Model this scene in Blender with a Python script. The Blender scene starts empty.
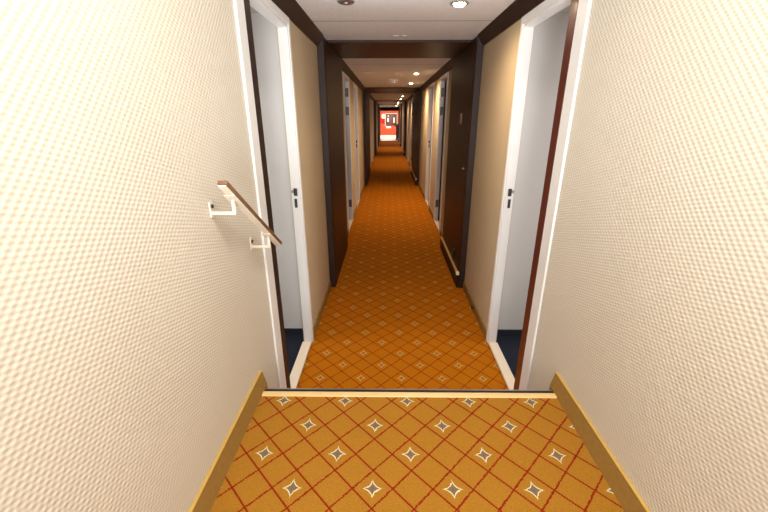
import bpy, bmesh, math, random
from mathutils import Vector, Matrix
random.seed(7)
C = bpy.context.scene.collection
R = math.radians
XL, XR = -0.59, 0.785          # faces of the two corridor walls
WT = 0.06                      # wall panel thickness
ZC = 2.27                      # ceiling
ZK = 2.19                     # underside of the dark cornice
ZU = 0.47                      # upper landing
YE = 1.40                      # edge of the landing

# ------------------------------------------------------------------ mesh helpers
class MB:
    def __init__(self): self.bm = bmesh.new()
    def box(self, x0, x1, y0, y1, z0, z1, bev=0, seg=2):
        x0, x1 = min(x0, x1), max(x0, x1); y0, y1 = min(y0, y1), max(y0, y1); z0, z1 = min(z0, z1), max(z0, z1)
        t = bmesh.new(); bmesh.ops.create_cube(t, size=1)
        for v in t.verts:
            v.co = Vector((x0 + (v.co.x + .5) * (x1 - x0), y0 + (v.co.y + .5) * (y1 - y0), z0 + (v.co.z + .5) * (z1 - z0)))
        if bev:
            bmesh.ops.bevel(t, geom=t.edges[:], offset=min(bev, .45 * min(x1 - x0, y1 - y0, z1 - z0)), segments=seg, profile=.5, affect='EDGES')
        self.add(t); return self
    def add(self, t, mat=None):
        if mat is not None: t.transform(mat)
        me = bpy.data.meshes.new('t'); t.to_mesh(me); t.free(); self.bm.from_mesh(me); bpy.data.meshes.remove(me); return self
    def cyl(self, p0, p1, r0, r1=None, n=16):
        p0, p1 = Vector(p0), Vector(p1); d = p1 - p0
        t = bmesh.new(); bmesh.ops.create_cone(t, cap_ends=True, segments=n, radius1=r0, radius2=r0 if r1 is None else r1, depth=d.length)
        return self.add(t, Matrix.Translation((p0 + p1) / 2) @ d.to_track_quat('Z', 'Y').to_matrix().to_4x4())
    def lathe(self, prof, o=(0, 0, 0), n=28):
        t = bmesh.new(); rings = []
        for (r, z) in prof:
            rings.append([t.verts.new((r * math.cos(2 * math.pi * i / n), r * math.sin(2 * math.pi * i / n), z)) for i in range(n)])
        for a, b in zip(rings, rings[1:]):
            for i in range(n): t.faces.new((a[i], a[(i + 1) % n], b[(i + 1) % n], b[i]))
        t.faces.new(rings[0]); t.faces.new(rings[-1][::-1])
        bmesh.ops.recalc_face_normals(t, faces=t.faces[:])
        return self.add(t, Matrix.Translation(o))
    def prism(self, pts, a, b, axis='y'):
        """closed outline swept from a to b along an axis"""
        t = bmesh.new()
        def p(u, v, w): return {'y': (u, w, v), 'x': (w, u, v), 'z': (u, v, w)}[axis]
        A = [t.verts.new(p(u, v, a)) for u, v in pts]; B = [t.verts.new(p(u, v, b)) for u, v in pts]
        n = len(pts)
        for i in range(n): t.faces.new((A[i], A[(i + 1) % n], B[(i + 1) % n], B[i]))
        t.faces.new(A[::-1]); t.faces.new(B)
        bmesh.ops.recalc_face_normals(t, faces=t.faces[:])
        return self.add(t)
    def tube(self, pts, r, n=10):
        for a, b in zip(pts, pts[1:]): self.cyl(a, b, r, n=n)
        for q in pts[1:-1]:
            t = bmesh.new(); bmesh.ops.create_uvsphere(t, u_segments=n, v_segments=6, radius=r); self.add(t, Matrix.Translation(q))
        return self
    def build(self, name, m, parent=None, smooth=False):
        me = bpy.data.meshes.new(name); self.bm.to_mesh(me); self.bm.free(); me.materials.append(m)
        if smooth:
            me.polygons.foreach_set('use_smooth', [True] * len(me.polygons))
            try: me.set_sharp_from_angle(angle=R(40))
            except Exception: pass
        o = bpy.data.objects.new(name, me); C.objects.link(o)
        if parent: o.parent = parent
        return o

def tag(o, label=None, cat=None, group=None, kind=None):
    for k, v in (('label', label), ('category', cat), ('group', group), ('kind', kind)):
        if v: o[k] = v
    return o
def thing(name, loc, label=None, cat=None, group=None, kind=None):
    o = bpy.data.objects.new(name, None); o.empty_display_size = .1; C.objects.link(o); o.location = loc
    return tag(o, label, cat, group, kind)
def struct(name, mb, m, smooth=False, label=None, cat=None): return tag(mb.build(name, m, None, smooth), label, cat, None, 'structure')
def copy_tree(o, parent=None):
    c = o.copy(); C.objects.link(c); c.parent = parent
    for ch in list(o.children): copy_tree(ch, c)
    return c

# ------------------------------------------------------------------ materials
class NT:
    def __init__(self, name, rough=.6, spec=.5):
        self.m = bpy.data.materials.new(name); self.m.use_nodes = True
        self.t = self.m.node_tree; self.b = self.t.nodes['Principled BSDF']
        self.b.inputs['Roughness'].default_value = rough; self.b.inputs['Specular IOR Level'].default_value = spec
    def n(self, ty, **kw):
        x = self.t.nodes.new(ty)
        for k, v in kw.items(): setattr(x, k, v)
        return x
    def l(self, a, b): self.t.links.new(a, b)
    def val(self, s, v):
        if hasattr(v, 'is_output'): self.l(v, s)
        else: s.default_value = v
    def math(self, op, a, b=None, c=None):
        x = self.n('ShaderNodeMath', operation=op)
        for i, v in enumerate((a, b, c)):
            if v is not None: self.val(x.inputs[i], v)
        return x.outputs[0]
    def mix(self, f, a, b):
        x = self.n('ShaderNodeMix', data_type='RGBA')
        self.val(x.inputs[0], f)
        for s, v in ((x.inputs[6], a), (x.inputs[7], b)):
            if hasattr(v, 'is_output'): self.l(v, s)
            else: s.default_value = (*v, 1)
        return x.outputs[2]
    def co(self):
        return self.n('ShaderNodeTexCoord').outputs['Object']
    def xyz(self):
        s = self.n('ShaderNodeSeparateXYZ'); self.l(self.co(), s.inputs[0]); return s.outputs
    def noise(self, scale, detail=3, sc=None):
        x = self.n('ShaderNodeTexNoise'); x.inputs['Scale'].default_value = scale; x.inputs['Detail'].default_value = detail
        if sc:
            mp = self.n('ShaderNodeMapping'); mp.inputs['Scale'].default_value = sc; self.l(self.co(), mp.inputs[0]); self.l(mp.outputs[0], x.inputs[0])
        else: self.l(self.co(), x.inputs[0])
        return x.outputs['Fac']
    def bump(self, h, strength=.3, dist=.002):
        x = self.n('ShaderNodeBump'); x.inputs['Strength'].default_value = strength; x.inputs['Distance'].default_value = dist
        self.l(h, x.inputs['Height']); self.l(x.outputs[0], self.b.inputs['Normal'])
    def col(self, v): self.val(self.b.inputs['Base Color'], v if hasattr(v, 'is_output') else (*v, 1))

def plain(name, c, rough=.5, spec=.5, metal=0, var=.06, scale=30):
    k = NT(name, rough, spec); k.b.inputs['Metallic'].default_value = metal
    f = k.noise(scale); d = tuple(max(0, x * (1 - var)) for x in c); u = tuple(min(1, x * (1 + var)) for x in c)
    k.col(k.mix(f, d, u)); return k.m
def wood(name, dark, light, rough, spec=.5, axis=2, coat=0):
    k = NT(name, rough, spec); sc = [22, 22, 22]; sc[axis] = 1.2
    f = k.noise(1.6, 5, tuple(sc)); k.col(k.mix(f, dark, light)); k.bump(f, .08, .001)
    k.b.inputs['Coat Weight'].default_value = coat; k.b.inputs['Coat Roughness'].default_value = .12
    return k.m
def emis(name, c, s):
    k = NT(name); k.col((0.8, 0.8, 0.8)); k.b.inputs['Emission Color'].default_value = (*c, 1); k.b.inputs['Emission Strength'].default_value = s
    return k.m

def wallpaper(name, ca, cb, dark, f, p1, p2, st):
    k = NT(name, .75, .25); o = k.xyz(); y, z = o[1], o[2]
    tp = 2 * math.pi
    a = k.math('SINE', k.math('MULTIPLY', k.math('ADD', y, k.math('MULTIPLY', z, .55)), tp / p1))
    b = k.math('SINE', k.math('MULTIPLY', k.math('SUBTRACT', z, k.math('MULTIPLY', y, .18)), tp / p2))
    w = k.math('MULTIPLY_ADD', k.math('MULTIPLY', a, b), .5, .5)
    nz = k.noise(3.0, 3)
    base = k.mix(nz, ca, cb)
    k.col(k.mix(w, k.mix(f, base, dark), base)); k.bump(w, st, .003); return k.m

def carpet(name, oy, base_a, base_b, line, w=.128, d=.140, ox=.083, star_c=(.64, .55, .34), inner_c=(.15, .13, .085)):
    k = NT(name, .95, .1); o = k.xyz(); nz = k.noise(110, 2)
    j = k.math('MULTIPLY', k.math('SUBTRACT', nz, .5), .05)
    u = k.math('ADD', k.math('DIVIDE', k.math('SUBTRACT', o[0], ox), w), j)
    v = k.math('SUBTRACT', k.math('DIVIDE', k.math('SUBTRACT', o[1], oy), d), j)
    a, b = k.math('ADD', u, v), k.math('SUBTRACT', u, v)
    def edge(s):   # distance to the nearest half integer
        return k.math('ABSOLUTE', k.math('SUBTRACT', k.math('FRACT', s), .5))
    # dashes along the line
    da = k.math('GREATER_THAN', k.math('SINE', k.math('MULTIPLY', a, 2 * math.pi * 11)), -.5)
    db = k.math('GREATER_THAN', k.math('SINE', k.math('MULTIPLY', b, 2 * math.pi * 11)), -.5)
    la = k.math('LESS_THAN', edge(a), k.math('MULTIPLY_ADD', db, .014, .022))
    lb = k.math('LESS_THAN', edge(b), k.math('MULTIPLY_ADD', da, .014, .022))
    ln = k.math('MAXIMUM', la, lb)
    def loc(s):    # position within the even cells, -1..1
        return k.math('SUBTRACT', k.math('MULTIPLY', k.math('FRACT', k.math('MULTIPLY', k.math('ADD', s, 1), .5)), 2), 1)
    pa, pb = loc(a), loc(b)
    du = k.math('ABSOLUTE', k.math('MULTIPLY', k.math('ADD', pa, pb), .5)); dv = k.math('ABSOLUTE', k.math('MULTIPLY', k.math('SUBTRACT', pa, pb), .5))
    r = k.math('POWER', k.math('ADD', k.math('POWER', k.math('MAXIMUM', du, .0001), .62), k.math('POWER', k.math('MAXIMUM', dv, .0001), .62)), 1 / .62)
    star = k.math('LESS_THAN', r, .27); inner = k.math('LESS_THAN', r, .205); heart = k.math('LESS_THAN', r, .055)
    big = k.noise(2.2, 4); fine = k.noise(260, 3)
    base = k.mix(big, base_a, base_b)
    base = k.mix(k.math('MULTIPLY', k.math('SUBTRACT', fine, .33), 1.5), base, tuple(x * .55 for x in base_a))
    c = k.mix(k.math('MULTIPLY', ln, .95), base, line)
    c = k.mix(star, c, star_c); c = k.mix(inner, c, inner_c); c = k.mix(heart, c, (.32, .05, .03))
    k.col(c); k.bump(fine, .5, .003); k.b.inputs['Specular IOR Level'].default_value = .02
    return k.m

def ceil_mat():
    k = NT('speckled_ceiling_panel', .6, .3); f = k.noise(75, 3); g = k.noise(7, 3)
    k.col(k.mix(k.math('MULTIPLY', k.math('SUBTRACT', f, .32), 1.1), k.mix(g, (.83, .84, .85), (.88, .89, .90)), (.64, .61, .60))); return k.m

M_WALL = wallpaper('woven_cream_wallpaper', (.64, .595, .51), (.70, .655, .57), (.34, .295, .22), .55, .027, .0150, .40)
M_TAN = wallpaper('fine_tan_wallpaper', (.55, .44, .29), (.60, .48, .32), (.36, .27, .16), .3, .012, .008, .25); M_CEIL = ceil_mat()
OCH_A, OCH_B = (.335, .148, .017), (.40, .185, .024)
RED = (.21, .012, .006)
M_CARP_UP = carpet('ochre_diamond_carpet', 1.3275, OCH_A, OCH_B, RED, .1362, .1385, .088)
M_CARP_LO = carpet('diamond_carpet_warm_lit', 2.074, (.40, .122, .004), (.46, .152, .007), (.20, .022, .004), .1365, .1415, .096, (.58, .36, .11), (.24, .13, .03))  # same carpet as the landing, with warm lamplight painted into its colours
M_SKIRT = plain('golden_carpet_skirting', (.26, .145, .032), .8, .2, 0, .18, 60)
M_GOLD = plain('yellow_skirting_cap', (.50, .32, .08), .4, .5)
M_DARK = wood('dark_walnut_laminate', (.016, .0045, .003), (.032, .009, .005), .45, .25, 2, 0)
M_CORN = wood('dark_brown_cornice', (.016, .008, .006), (.032, .015, .011), .48, .28, 1, 0)
M_SOFF = wood('glossy_walnut_soffit', (.020, .008, .005), (.045, .017, .010), .42, .22, 1, 0)
M_MAHO = wood('red_mahogany', (.06, .010, .006), (.12, .022, .012), .35, .5, 2, .3)
M_WHITE = plain('white_gloss_paint', (.74, .74, .73), .35, .5, 0, .02, 8)
M_CREAM = plain('cream_painted_sill', (.72, .62, .49), .4, .5, 0, .04, 12)
M_NOSE = plain('pale_gold_nosing', (.68, .49, .22), .35, .5, 0, .08, 25)
M_RUBBER = plain('black_rubber', (.012, .011, .010), .6, .4)
M_STEEL = plain('brushed_steel', (.45, .44, .43), .35, .5, .9)
M_HINGE = plain('dull_grey_steel', (.16, .16, .165), .45, .5, .6)
M_DKMET = plain('dark_metal', (.07, .068, .065), .4, .5, .7)
M_GREY = plain('pale_grey_laminate', (.58, .575, .57), .5, .4, 0, .02, 4)
M_NAVY = plain('navy_carpet', (.015, .018, .028), .95, .1, 0, .35, 200)
M_NAVYS = plain('navy_skirting', (.014, .017, .030), .7, .3)
M_DIM = plain('cabin_ceiling_board', (.42, .39, .35), .7, .2)
M_RAIL = wood('brown_handrail_wood', (.12, .055, .026), (.20, .10, .05), .35, .5, 1, .3)
M_RAILB = plain('cream_enamel', (.66, .61, .51), .35, .5, 0, .03)
M_LAMP = emis('lamp_glass_lit', (1, .80, .52), 30)
M_MARB = plain('pale_marble_floor', (.80, .74, .66), .25, .5, 0, .08, 3)
M_REDP = plain('orange_red_lacquer', (.62, .062, .012), .45, .5, 0, .15, 3)
M_REDC = plain('crimson_cloth', (.75, .02, .03), .8, .2, 0, .15, 25)
M_PAPER = plain('white_paper', (.86, .84, .80), .7, .3)
M_BLACK = plain('black_lacquer', (.012, .012, .014), .35, .5)
M_LOBBY = plain('warm_white_plaster', (.74, .66, .55), .7, .3)
M_PLATE = plain('reddish_enamel_plate', (.32, .20, .17), .4, .5)
M_PLAST = plain('white_plastic', (.80, .78, .75), .45, .5)

# ------------------------------------------------------------------ the plan of the corridor
ZONES = [(3.49, 4.76), (9.5, 11.7), (17.0, 18.6), (22.6, 23.8), (27.0, 28.0)]
# (opening start, opening end, latch side: 'latch' = strike plate on the far jamb, 'hinge' = hinges there)
NEAR = [(1.78, 2.50, 'latch')]
BAYS = [(5.46, 'hinge'), (7.04, 'latch'), (12.4, 'hinge'), (14.6, 'latch'), (19.2, 'hinge'), (20.9, 'latch'), (24.6, 'hinge')]
DOORS = NEAR + [(a, a + .66, t) for a, t in BAYS]
YEND = 28.0
ZH = 2.145                                                  # door head

# floors
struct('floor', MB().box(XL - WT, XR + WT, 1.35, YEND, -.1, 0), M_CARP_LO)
struct('floor_landing', MB().box(XL - WT, XR + WT, -2.6, YE - .012, ZU - .12, ZU), M_CARP_UP)
stp = MB()
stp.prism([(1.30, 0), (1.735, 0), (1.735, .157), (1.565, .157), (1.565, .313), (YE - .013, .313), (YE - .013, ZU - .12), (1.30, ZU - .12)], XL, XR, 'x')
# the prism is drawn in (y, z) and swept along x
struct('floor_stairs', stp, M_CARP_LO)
t = thing('stair_nosing', (0, YE, ZU), 'pale gold nosing strip across the top edge of the steps', 'nosing')
def nos(mb, n, m): 
    o = mb.build(n, m, t); o.data.transform(Matrix.Translation((0, -YE, -ZU))); return o
nos(MB().prism([(1.353, ZU), (1.356, ZU + .004), (1.378, ZU + .005), (1.384, ZU + .002), (1.384, ZU)], XL + .005, XR - .005, 'x'), 'nosing_strip', M_NOSE)
nos(MB().prism([(1.384, ZU), (1.384, ZU + .003), (1.398, ZU + .002), (1.400, ZU - .03), (1.3885, ZU - .03), (1.3885, ZU)], XL + .005, XR - .005, 'x'), 'rubber_edge', M_RUBBER)
nos(MB().prism([(1.400, ZU - .004), (1.400, ZU - .05), (1.415, ZU - .05), (1.415, ZU - .006)], XL + .005, XR - .005, 'x'), 'metal_lip', M_STEEL)

# walls: panels between the door openings, with a header over each
for side, X, s in (('left', XL, -1), ('right', XR, 1)):
    m = MB(); X2 = X + s * WT; y = -2.6
    for (a, b, tp) in DOORS:
        if a < 2: a = 1.757 if s < 0 else 1.80
        m.box(X, X2, y, a, -.1, 2.8)
        if y < 0: struct('wall_landing_' + side, m, M_WALL); m = MB()
        m.box(X, X2, a, b, ZH, 2.8); y = b
    m.box(X, X2, y, YEND, -.1, 2.8)
    struct('wall_' + side, m, M_TAN)
    # cornice along the whole lower corridor
    xi = X - s * .06
    m = MB(); y = 1.47
    for (a, b) in ZONES + [(YEND, YEND)]:
        if a - y > .02: m.prism([(X, ZK), (X - s * .010, ZK), (xi, ZC - .006), (xi, ZC + .02), (X, ZC + .02)], y, a, 'y')
        y = b
    struct('trim_cornice_' + side, m, M_CORN)
    # landing skirting with its pointed end over the edge
    xs = X - s * .028
    m = MB().prism([(X, ZU), (xs, ZU), (xs + s * .003, ZU + .012), (X - s * .011, ZU + .074), (X, ZU + .074)], -2.6, YE + .002, 'y')
    m.prism([(X, ZU - .03), (xs, ZU - .03), (xs + s * .003, ZU + .012), (X - s * .011, ZU + .074), (X, ZU + .074)], YE + .0155, YE + .035, 'y')
    m.prism([(X, ZU + .008), (xs, ZU + .008), (xs + s * .003, ZU + .012), (X - s * .011, ZU + .074), (X, ZU + .074)], YE + .002, YE + .0155, 'y')
    struct('baseboard_landing_' + side, m, M_SKIRT)
    m = MB().box(X, X - s * .012, -2.6, YE + .035, ZU + .0745, ZU + .081, .002)
    struct('trim_skirting_cap_' + side, m, M_GOLD)
    # lower skirting, between the casings
    m = MB(); y = 1.9
    stops = sorted([(a - .11, b + .04) for a, b, _ in DOORS] + [(p, q) for p, q in ZONES])
    for a, b in stops:
        if a - y > .05: m.box(X, X - s * .014, y, a, 0, .075, .003)
        y = b
    struct('baseboard_' + side, m, M_SKIRT)

# ceilings
struct('ceiling_landing', MB().box(XL - WT, XR + WT, -2.6, 1.45, 2.7, 2.8), M_CEIL)
struct('wall_header', MB().box(XL, XR, 1.45, 1.49, ZC - .02, 2.7), M_WALL)
struct('wall_back', MB().box(XL - WT, XR + WT, -2.68, -2.6, -.1, .75).box(XL - WT, XR + WT, -2.68, -2.6, 2.55, 2.8).box(XL - WT, -.5, -2.68, -2.6, .75, 2.55).box(.7, XR + WT, -2.68, -2.6, .75, 2.55), M_WALL)
struct('window_added_for_fill', MB().box(-.5, -.45, -2.67, -2.61, .75, 2.55, .004).box(.65, .7, -2.67, -2.61, .75, 2.55, .004).box(-.45, .65, -2.67, -2.61, .75, .80, .004).box(-.45, .65, -2.67, -2.61, 2.50, 2.55, .004), M_WHITE)  # unseen frame and opening, added to let fill light in from behind
m = MB(); y = 1.49
seams = [3.02, 5.38, 6.12, 7.6, 9.0, 13.0, 14.6, 20.2, 25.4]
for (a, b) in ZONES:
    if a < 4: a = 3.72
    cuts = [y] + [q for q in seams if y < q < a] + [a]
    for p, q in zip(cuts, cuts[1:]): m.box(XL + .05, XR - .05, p + .005, q - .005, ZC, ZC + .03)
    y = b
struct('ceiling', m, M_CEIL)
m = MB()
for q in seams: m.box(XL + .061, XR - .061, q - .0049, q + .0049, ZC, ZC + .03)
struct('trim_ceiling_joint', m, M_RUBBER)
struct('ceiling_backing', MB().box(XL, XR, 1.49, YEND, ZC + .031, ZC + .06), M_DKMET)
for i, (a, b) in enumerate(ZONES):
    if a < 4: a = 3.735
    struct('trim_soffit_%d' % (i + 1), MB().box(XL + .06, XR - .06, a, b, ZC - .008, ZC + .03).box(XL + .06, XR - .06, a - .012, a + .01, ZC - .018, ZC), M_SOFF)

# ------------------------------------------------------------------ doorways with the cabin entries behind them
ordinal = ['first', 'second', 'third', 'fourth', 'fifth', 'sixth', 'seventh', 'eighth']
n = 0
for k, (a, b, tp) in enumerate(DOORS):
    for side, X, s in (('left', XL, -1), ('right', XR, 1)):
        n += 1; near = (k == 0)
        D = thing('door_%d' % n, (X, (a + b) / 2, 0), '%s open cabin doorway on the %s from the steps, %s' % (ordinal[k], side, 'lock plate on far jamb' if tp == 'latch' else 'steel hinges on far jamb'), 'doorway', None, 'structure')
        off = Matrix.Translation((-X, -(a + b) / 2, 0))
        def part(mb, nm, mat, par=None):
            o = mb.build(nm, mat, par or D); o.data.transform(off); return o
        c0 = X - s * .012; xj = X + s * .052
        if near: a = 1.757 if s < 0 else 1.80
        leaf = (.075 if near else .055) if tp == 'latch' else 0
        cm = MB().box(X, c0, a - .095, a + .0, 0, ZH + .042, .004).box(X, c0, b, b + .034, 0, ZH + .042, .004).box(X, c0, a + .0005, b - .0005, ZH, ZH + .042, .004)
        part(cm, 'casing', M_WHITE)
        jm = MB().box(X - s * .006, xj, b - .016, b, 0, ZH, .002).box(X - s * .006, xj, a + .0005, b - .017, ZH - .016, ZH, .002)
        if tp == 'hinge': jm.box(X - s * .006, xj, a, a + .016, 0, ZH - .017, .002)
        part(jm, 'jamb', M_WHITE)
        part(MB().box(X - s * .004, X + s * .064, a + leaf + .001, b - .017, 0, .016, .004), 'sill', M_CREAM)
        zl = 1.115
        if tp == 'latch':
            lf = part(MB().box(X - s * .0115, X + s * .64, a + .001, a + leaf, .026, ZH - .018, .003), 'door_leaf', M_CORN if near and s < 0 else M_MAHO); lf['label'] = 'dark brown door leaf edge' if near and s < 0 else 'red brown mahogany door leaf edge'
            yj = b - .0165
            sp = part(MB().box(X + s * .012, X + s * .036, yj, yj - .003, zl + .035, zl + .085, .001).box(X + s * .018, X + s * .036, yj, yj - .003, zl - .045, zl + .015, .001), 'strike_plate', M_DKMET)
            sp['label'] = 'dark metal lock strike plate'
            part(MB().box(X + s * .036, X + s * .052, yj, yj - .006, zl + .055, zl + .075, .002), 'latch_keep', M_STEEL, sp)
        else:
            yj = b - .0165
            for zz in (.30, 1.72, 1.98):
                hg = part(MB().box(X + s * .008, X + s * .050, yj, yj - .004, zz - .06, zz + .06, .001).cyl((X + s * .012, yj - .010, zz - .06), (X + s * .012, yj - .010, zz + .06), .010), 'hinge', M_HINGE)
                hg['label'] = 'grey steel door hinge'
        # cabin entry behind the opening
        x2 = X + s * (WT + .005); x3 = X + s * 1.5; ya, yb = a - .12, b + .10
        lit = tp == 'latch'
        wm = MB().box(x2, x3, yb, yb + .05, 0, 2.3).box(x2, x3, ya - .05, ya, 0, 2.3).box(x3, x3 + s * .05, ya - .05, yb + .05, 0, 2.3)
        struct('wall_cabin_%s_%s' % (side, ordinal[k]), wm, M_GREY if lit else M_MAHO)  # in unlit entries dark wood stands in for the shade inside
        struct('floor_cabin_%s_%s' % (side, ordinal[k]), MB().box(X + s * .066, x3, ya, yb, -.1, .004).box(X + s * WT, X + s * .066, ya, yb, -.1, -.004), M_NAVY)
        struct('ceiling_cabin_%s_%s' % (side, ordinal[k]), MB().box(x2, x3, ya - .05, yb + .05, 2.225, 2.3), M_DIM)
        struct('baseboard_cabin_%s_%s' % (side, ordinal[k]), MB().box(x2 + s * .02, x3, yb, yb - .01, .004, .06, .002), M_NAVYS)
        if lit:
            L = bpy.data.lights.new('cabin_light', 'AREA'); L.shape = 'DISK'; L.size = .3; L.energy = (3 if near else 2.5); L.color = (1, .98, .95)
            lo = bpy.data.objects.new('cabin_light', L); C.objects.link(lo); lo.location = (X + s * .80, (a + b) / 2 + .0, 2.2)
            if near:       # unseen fill, added to spill neutral light out into the corridor
                L = bpy.data.lights.new('added_cabin_fill', 'AREA'); L.shape = 'RECTANGLE'; L.size = .7; L.size_y = 1.1; L.energy = 14; L.color = (1, .99, .97)
                lo = bpy.data.objects.new('added_cabin_fill', L); C.objects.link(lo); lo.location = (x3 - s * .02, (a + b) / 2, 1.1); lo.rotation_euler = (R(90), 0, R(90) if s > 0 else R(-90))

# ------------------------------------------------------------------ dark panels beside the portals: fire doors folded against the walls
for i, (a, b) in enumerate(ZONES):
    for side, X, s in (('left', XL, -1), ('right', XR, 1)):
        xi = X - s * .06
        t = thing('fire_door', (X, a, 0), 'dark walnut fire door panel flat against %s wall, %s one from the steps' % (side, ordinal[i]), 'fire door', 'dark fire door panels along the corridor')
        off = Matrix.Translation((-X, -a, 0))
        def part(mb, nm, mat, par=None):
            o = mb.build(nm, mat, par or t); o.data.transform(off); return o
        part(MB().box(X - s * .002, xi + s * .002, a, a + .06, 0.002, ZC - .010, .003), 'stile', M_CORN)
        part(MB().box(X - s * .002, xi, a + .063, b - .03, .003, ZC - .010, .003), 'leaf', M_DARK)
        part(MB().box(X - s * .002, xi + s * .004, b - .027, b, 0.002, ZC - .010, .003), 'stile', M_CORN)
        if side == 'right':
            part(MB().box(xi, xi - s * .022, a + .01, b - .01, .002, .14, .003), 'plinth', M_DARK)
            part(MB().box(xi, xi - s * .026, a + .05, b - .01, .141, .156, .003), 'plinth_cap', M_GOLD)['label'] = 'thin gold cap strip'
            part(MB().box(xi, xi - s * .032, a + .0, a + .045, .141, .172, .004), 'corner_block', M_CREAM)['label'] = 'cream end block'
            if i == 0:
                part(MB().box(xi, xi - s * .004, a + .44, a + .53, 1.575, 1.675, .001), 'name_plate', M_PLATE)['label'] = 'small reddish plate'
                part(MB().cyl((xi, a + .17, 1.18), (xi - s * .012, a + .17, 1.18), .008), 'knob', M_STEEL)
                part(MB().box(xi, xi - s * .02, a + .32, a + .37, .20, .30, .003), 'floor_bolt', M_BLACK)

# ------------------------------------------------------------------ ceiling fittings
def downlight(x, y, label, e=26, zz=ZC, cone=165):
    t = thing('downlight', (x, y, zz), label, 'downlight', 'round downlights along the corridor ceiling')
    MB().lathe([(.036, -.001), (.044, -.001), (.052, -.004), (.054, -.010), (.048, -.013), (.038, -.010), (.036, -.001)]).build('trim_ring', M_STEEL, t, True)
    MB().lathe([(.0355, -.001), (.035, -.012), (.026, -.020), (.010, -.024)]).build('bulb', M_LAMP, t, True)
    L = bpy.data.lights.new('downlight_lamp', 'SPOT'); L.energy = e; L.color = (1, .74, .48); L.spot_size = R(cone); L.spot_blend = 1; L.shadow_soft_size = .04
    o = bpy.data.objects.new('downlight_lamp', L); C.objects.link(o); o.location = (x, y, zz - .03)
    return t
downlight(.413, 2.56, 'lit downlight in the ceiling panel nearest the steps', 40)
for i, (x, y, w) in enumerate([(.43, 6.35, 'second'), (.455, 8.2, 'third'), (.475, 13.4, 'fourth'), (.49, 15.7, 'fifth'), (.50, 20.0, 'sixth'), (.52, 21.8, 'seventh'), (.52, 25.6, 'eighth')]):
    downlight(x, y, '%s lit downlight along the right of the ceiling, counted from the steps' % w, 115, ZC, 165 if y < 9 else 130)
t = thing('ceiling_vent', (-.244, 2.53, ZC), 'small round dark grille in the nearest ceiling panel, opposite the lit downlight', 'vent')
MB().lathe([(.012, -.001), (.046, -.001), (.050, -.006), (.040, -.012), (.012, -.012)]).build('grille', M_STEEL, t, True)
MB().lathe([(.016, -.0125), (.016, -.018), (.009, -.020)]).build('nozzle', M_STEEL, t, True)
t = thing('ceiling_latch', (.10, 3.52, ZC), 'pair of tiny grey latches at the edge of the nearest ceiling panel', 'latch')
for dx in (-.035, .035): MB().box(dx - .022, dx + .022, -.006, .006, -.006, 0, .002).build('latch_tab', M_STEEL, t)
t = thing('smoke_detector', (.089, 7.5, ZC), 'round white smoke detector on the ceiling past the first dark portal', 'smoke detector')
MB().lathe([(.02, -.0005), (.085, -.0005), (.085, -.018), (.078, -.024), (.02, -.024)]).build('base', M_PLAST, t, True)
MB().lathe([(.02, -.0245), (.06, -.0245), (.062, -.045), (.045, -.062), (.01, -.064)]).build('sensor_head', M_PLAST, t, True)
t = thing('ceiling_speaker', (-.30, 6.4, ZC), 'flat pale round cover on the left of the ceiling before the smoke detector', 'ceiling cover')
MB().lathe([(.02, -.0005), (.075, -.0005), (.078, -.005), (.07, -.009), (.02, -.009)]).build('cover', M_CEIL, t, True)

# ------------------------------------------------------------------ the handrail on the left wall
def rail_z(y): return 1.405 - .726 * (y - 1.22)
t = thing('handrail', (XL, 1.22, 1.35), 'short sloping brown handrail on cream brackets on the left wall', 'handrail')
off = Matrix.Translation((-XL, -1.22, -1.35))
def part(mb, nm, mat, par=None, smooth=False):
    o = mb.build(nm, mat, par or t, smooth); o.data.transform(off); return o
xr = -.512; y0, y1 = 1.155, 1.665
ang = math.atan(.726); ln = (y1 - y0) / math.cos(ang); mid = (y0 + y1) / 2
def slanted(hw, h0, h1, l, bev):
    q = MB().box(-hw, hw, -l / 2, l / 2, h0, h1, bev)
    q.bm.transform(Matrix.Translation((xr, mid, rail_z(mid))) @ Matrix.Rotation(-ang, 4, 'X')); return q
part(slanted(.016, 0, .016, ln, .005), 'grip', M_RAIL, smooth=True)['label'] = 'brown wooden grip'
part(slanted(.0130, -.006, -.0005, ln - .004, .0015), 'rail_base', M_RAILB)['label'] = 'cream metal strip under the grip'
for yb in (1.22, 1.53):
    zr = rail_z(yb); za = zr - .060
    br = part(MB().tube([(XL + .004, yb, za), (xr, yb, za), (xr, yb, zr - .012)], .0068, 12), 'bracket', M_RAILB, None, True)
    part(MB().box(XL, XL + .005, yb - .013, yb + .013, za - .014, za + .040, .003), 'wall_plate', M_RAILB, br)
    part(MB().cyl((XL + .005, yb, za + .024), (XL + .009, yb, za + .024), .007), 'screw', M_DKMET, br)
    sd = MB().box(-.018, .018, -.024, .024, -.012, -.0065, .002); sd.bm.transform(Matrix.Translation((xr, yb, zr)) @ Matrix.Rotation(-ang, 4, 'X'))
    part(sd, 'saddle', M_RAILB, br)

t = thing('door_stop', (XR, 2.98, .10), 'tiny dark stop on the right skirting before the fire door', 'door stop')
MB().cyl((-.014, 0, -.05), (-.030, 0, -.05), .010).build('stud', M_DKMET, t, True); MB().cyl((-.030, 0, -.05), (-.038, 0, -.05), .013).build('pad', M_RUBBER, t, True)

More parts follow.
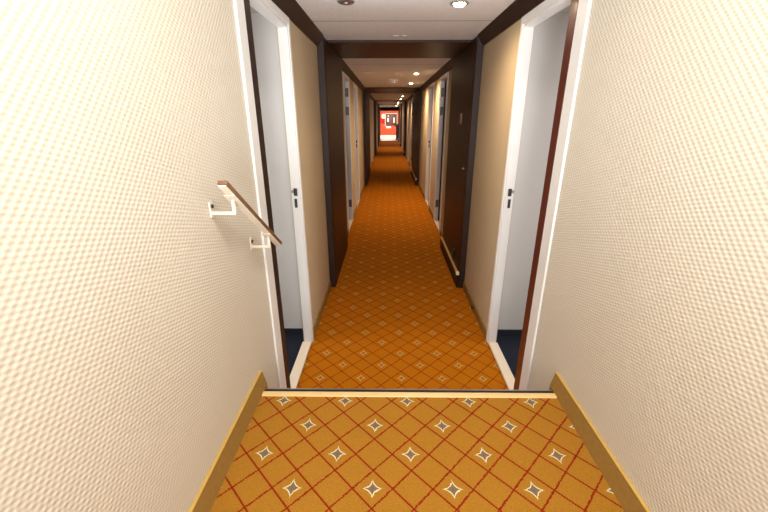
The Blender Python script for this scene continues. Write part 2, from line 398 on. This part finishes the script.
# ------------------------------------------------------------------ the lobby at the far end
Y2, Y3 = 28.0, 36.6
struct('floor_lobby', MB().box(-2.6, 2.8, Y2, Y3, -.1, 0), M_MARB)
struct('ceiling_lobby', MB().box(-2.6, 2.8, Y2, Y3, 2.35, 2.45), M_CEIL)
struct('wall_lobby_left', MB().box(-2.7, -2.6, Y2, Y3, 0, 2.4), M_LOBBY)
struct('wall_lobby_right', MB().box(2.8, 2.9, Y2, Y3, 0, 2.4), M_LOBBY)
struct('wall_lobby_near', MB().box(-2.6, XL - WT, Y2, Y2 + .06, 0, 2.4).box(XR + WT, 2.8, Y2, Y2 + .06, 0, 2.4).box(XL - WT, XR + WT, Y2, Y2 + .06, ZC, 2.4), M_LOBBY)
struct('wall_lobby_far', MB().box(-2.7, 2.9, Y3, Y3 + .1, 0, 2.4), M_REDP)
struct('trim_lintel', MB().box(XL + .001, XR - .001, 27.9, 27.99, 1.99, ZC - .02, .004), M_CORN)
t = thing('display_case', (.28, Y3, .85), 'dark red framed wall case on the lobby far wall', 'wall case')
MB().box(-.50, .52, -.10, 0, -.02, .98, .01).build('case_back', M_MAHO, t)
MB().box(-.56, -.50, -.12, 0, -.06, 1.04, .01).box(-.56, .58, -.12, 0, .985, 1.05, .01).box(.525, .58, -.12, 0, -.06, .98, .01).build('frame', M_LOBBY, t)
MB().box(-.34, -.20, -.106, -.1, .30, .62, .002).build('notice', M_PAPER, t)
MB().box(.22, .34, -.106, -.1, .22, .66, .002).build('notice', M_PAPER, t)
MB().box(-.30, -.20, -.106, -.1, .74, .84, .002).build('notice', M_PAPER, t)
t = thing('notice_sheet', (.06, Y3, .60), 'white sheet on the red lobby wall under the framed case', 'notice')
MB().box(-.22, .22, -.008, .002, 0, .17, .002).build('sheet', M_PAPER, t)
t = thing('wall_lamp', (-.42, Y3, 1.62), 'lit yellow wall lamp at the far end of the corridor', 'wall lamp')
MB().box(-.06, .06, -.04, 0, -.12, .12, .005).build('back_plate', M_GOLD, t)
MB().lathe([(.09, -.16), (.13, -.13), (.13, .14), (.09, .18)], (0, -.17, 0)).build('lamp_shade', emis('yellow_shade_lit', (1, .72, .30), 3.5), t, True)
t = thing('wall_hanging', (-.40, Y3, 1.0), 'bright crimson cloth hanging on the lobby wall under the lamp', 'hanging')
cl = MB()
for q in range(7): cl.cyl((-.20 + q * .062, -.035, .0), (-.20 + q * .062, -.035, .46), .036, n=10)
cl.build('cloth', M_REDC, t, True); MB().cyl((-.27, -.035, .47), (.24, -.035, .47), .014).build('rod', M_GOLD, t)
t = thing('lectern', (.64, 28.9, 0), 'black slanting stand at the right edge of the far lobby', 'stand')
MB().box(-.12, .14, -.2, .2, 0, .05, .01).build('base', M_BLACK, t)
MB().box(-.05, .13, -.1, .1, .05, .95, .01).build('post', M_BLACK, t)
tp_ = MB().box(-.16, .16, -.2, .2, -.02, .02, .008); tp_.bm.transform(Matrix.Translation((0, 0, 1.03)) @ Matrix.Rotation(R(25), 4, 'X')); tp_.build('top', M_BLACK, t)
t = thing('ceiling_light_panel', (.5, 33.0, 2.35), 'bright white square ceiling light in the far lobby', 'ceiling light')
MB().box(-.42, .42, -.5, .5, -.03, -.001, .005).build('frame', M_PLAST, t)
MB().box(-.38, .38, -.46, .46, -.036, -.0305, .002).build('diffuser', emis('white_diffuser_lit', (.95, 1, .95), 4), t)
def area(name, loc, size, e, col, rot=(0, 0, 0)):
    L = bpy.data.lights.new(name, 'AREA'); L.shape = 'DISK'; L.size = size; L.energy = e; L.color = col
    o = bpy.data.objects.new(name, L); C.objects.link(o); o.location = loc; o.rotation_euler = rot; return o
area('lobby_lamp', (0, 33.4, 2.3), 1.2, 240, (1, .93, .82))

# ------------------------------------------------------------------ landing lamp, added fill lights, world, camera
area('landing_lamp', (.10, .35, 2.66), .5, 34, (1, .96, .90))
L = bpy.data.lights.new('added_rear_fill', 'AREA'); L.shape = 'RECTANGLE'; L.size = 1.1; L.size_y = 1.7; L.energy = 90; L.color = (1, .98, .96)  # area light added outside the back opening to brighten walls and ceiling
o = bpy.data.objects.new('added_rear_fill', L); C.objects.link(o); o.location = (.10, -2.75, 1.65); o.rotation_euler = (R(90), 0, 0)
L = bpy.data.lights.new('added_ceiling_fill', 'SPOT'); L.energy = 370; L.color = (1, .99, 1); L.spot_size = R(60); L.spot_blend = 1; L.shadow_soft_size = .35  # unseen spot with no fixture, added to brighten the first ceiling
o = bpy.data.objects.new('added_ceiling_fill', L); C.objects.link(o); o.location = (.15, -.9, .95)
o.rotation_euler = (Vector((.1, 2.6, 2.75)) - o.location).to_track_quat('-Z', 'Y').to_euler()
w = bpy.data.worlds.new('World'); bpy.context.scene.world = w; w.use_nodes = True
w.node_tree.nodes['Background'].inputs[0].default_value = (.9, .93, 1, 1); w.node_tree.nodes['Background'].inputs[1].default_value = .3
sc = bpy.context.scene
cd = bpy.data.cameras.new('camera'); cam = bpy.data.objects.new('camera', cd); C.objects.link(cam); sc.camera = cam
cam.location = (0, 0, 1.65); cam.rotation_euler = (R(90 - 20.472), 0, R(.5725))
cd.sensor_fit = 'HORIZONTAL'; cd.sensor_width = 36; cd.lens = 375 / 768 * 36; cd.clip_start = .02; cd.clip_end = 100
sc.view_settings.view_transform = 'Standard'; sc.view_settings.look = 'None'; sc.view_settings.gamma = 1; sc.view_settings.exposure = 0
sc.view_settings.use_curve_mapping = False
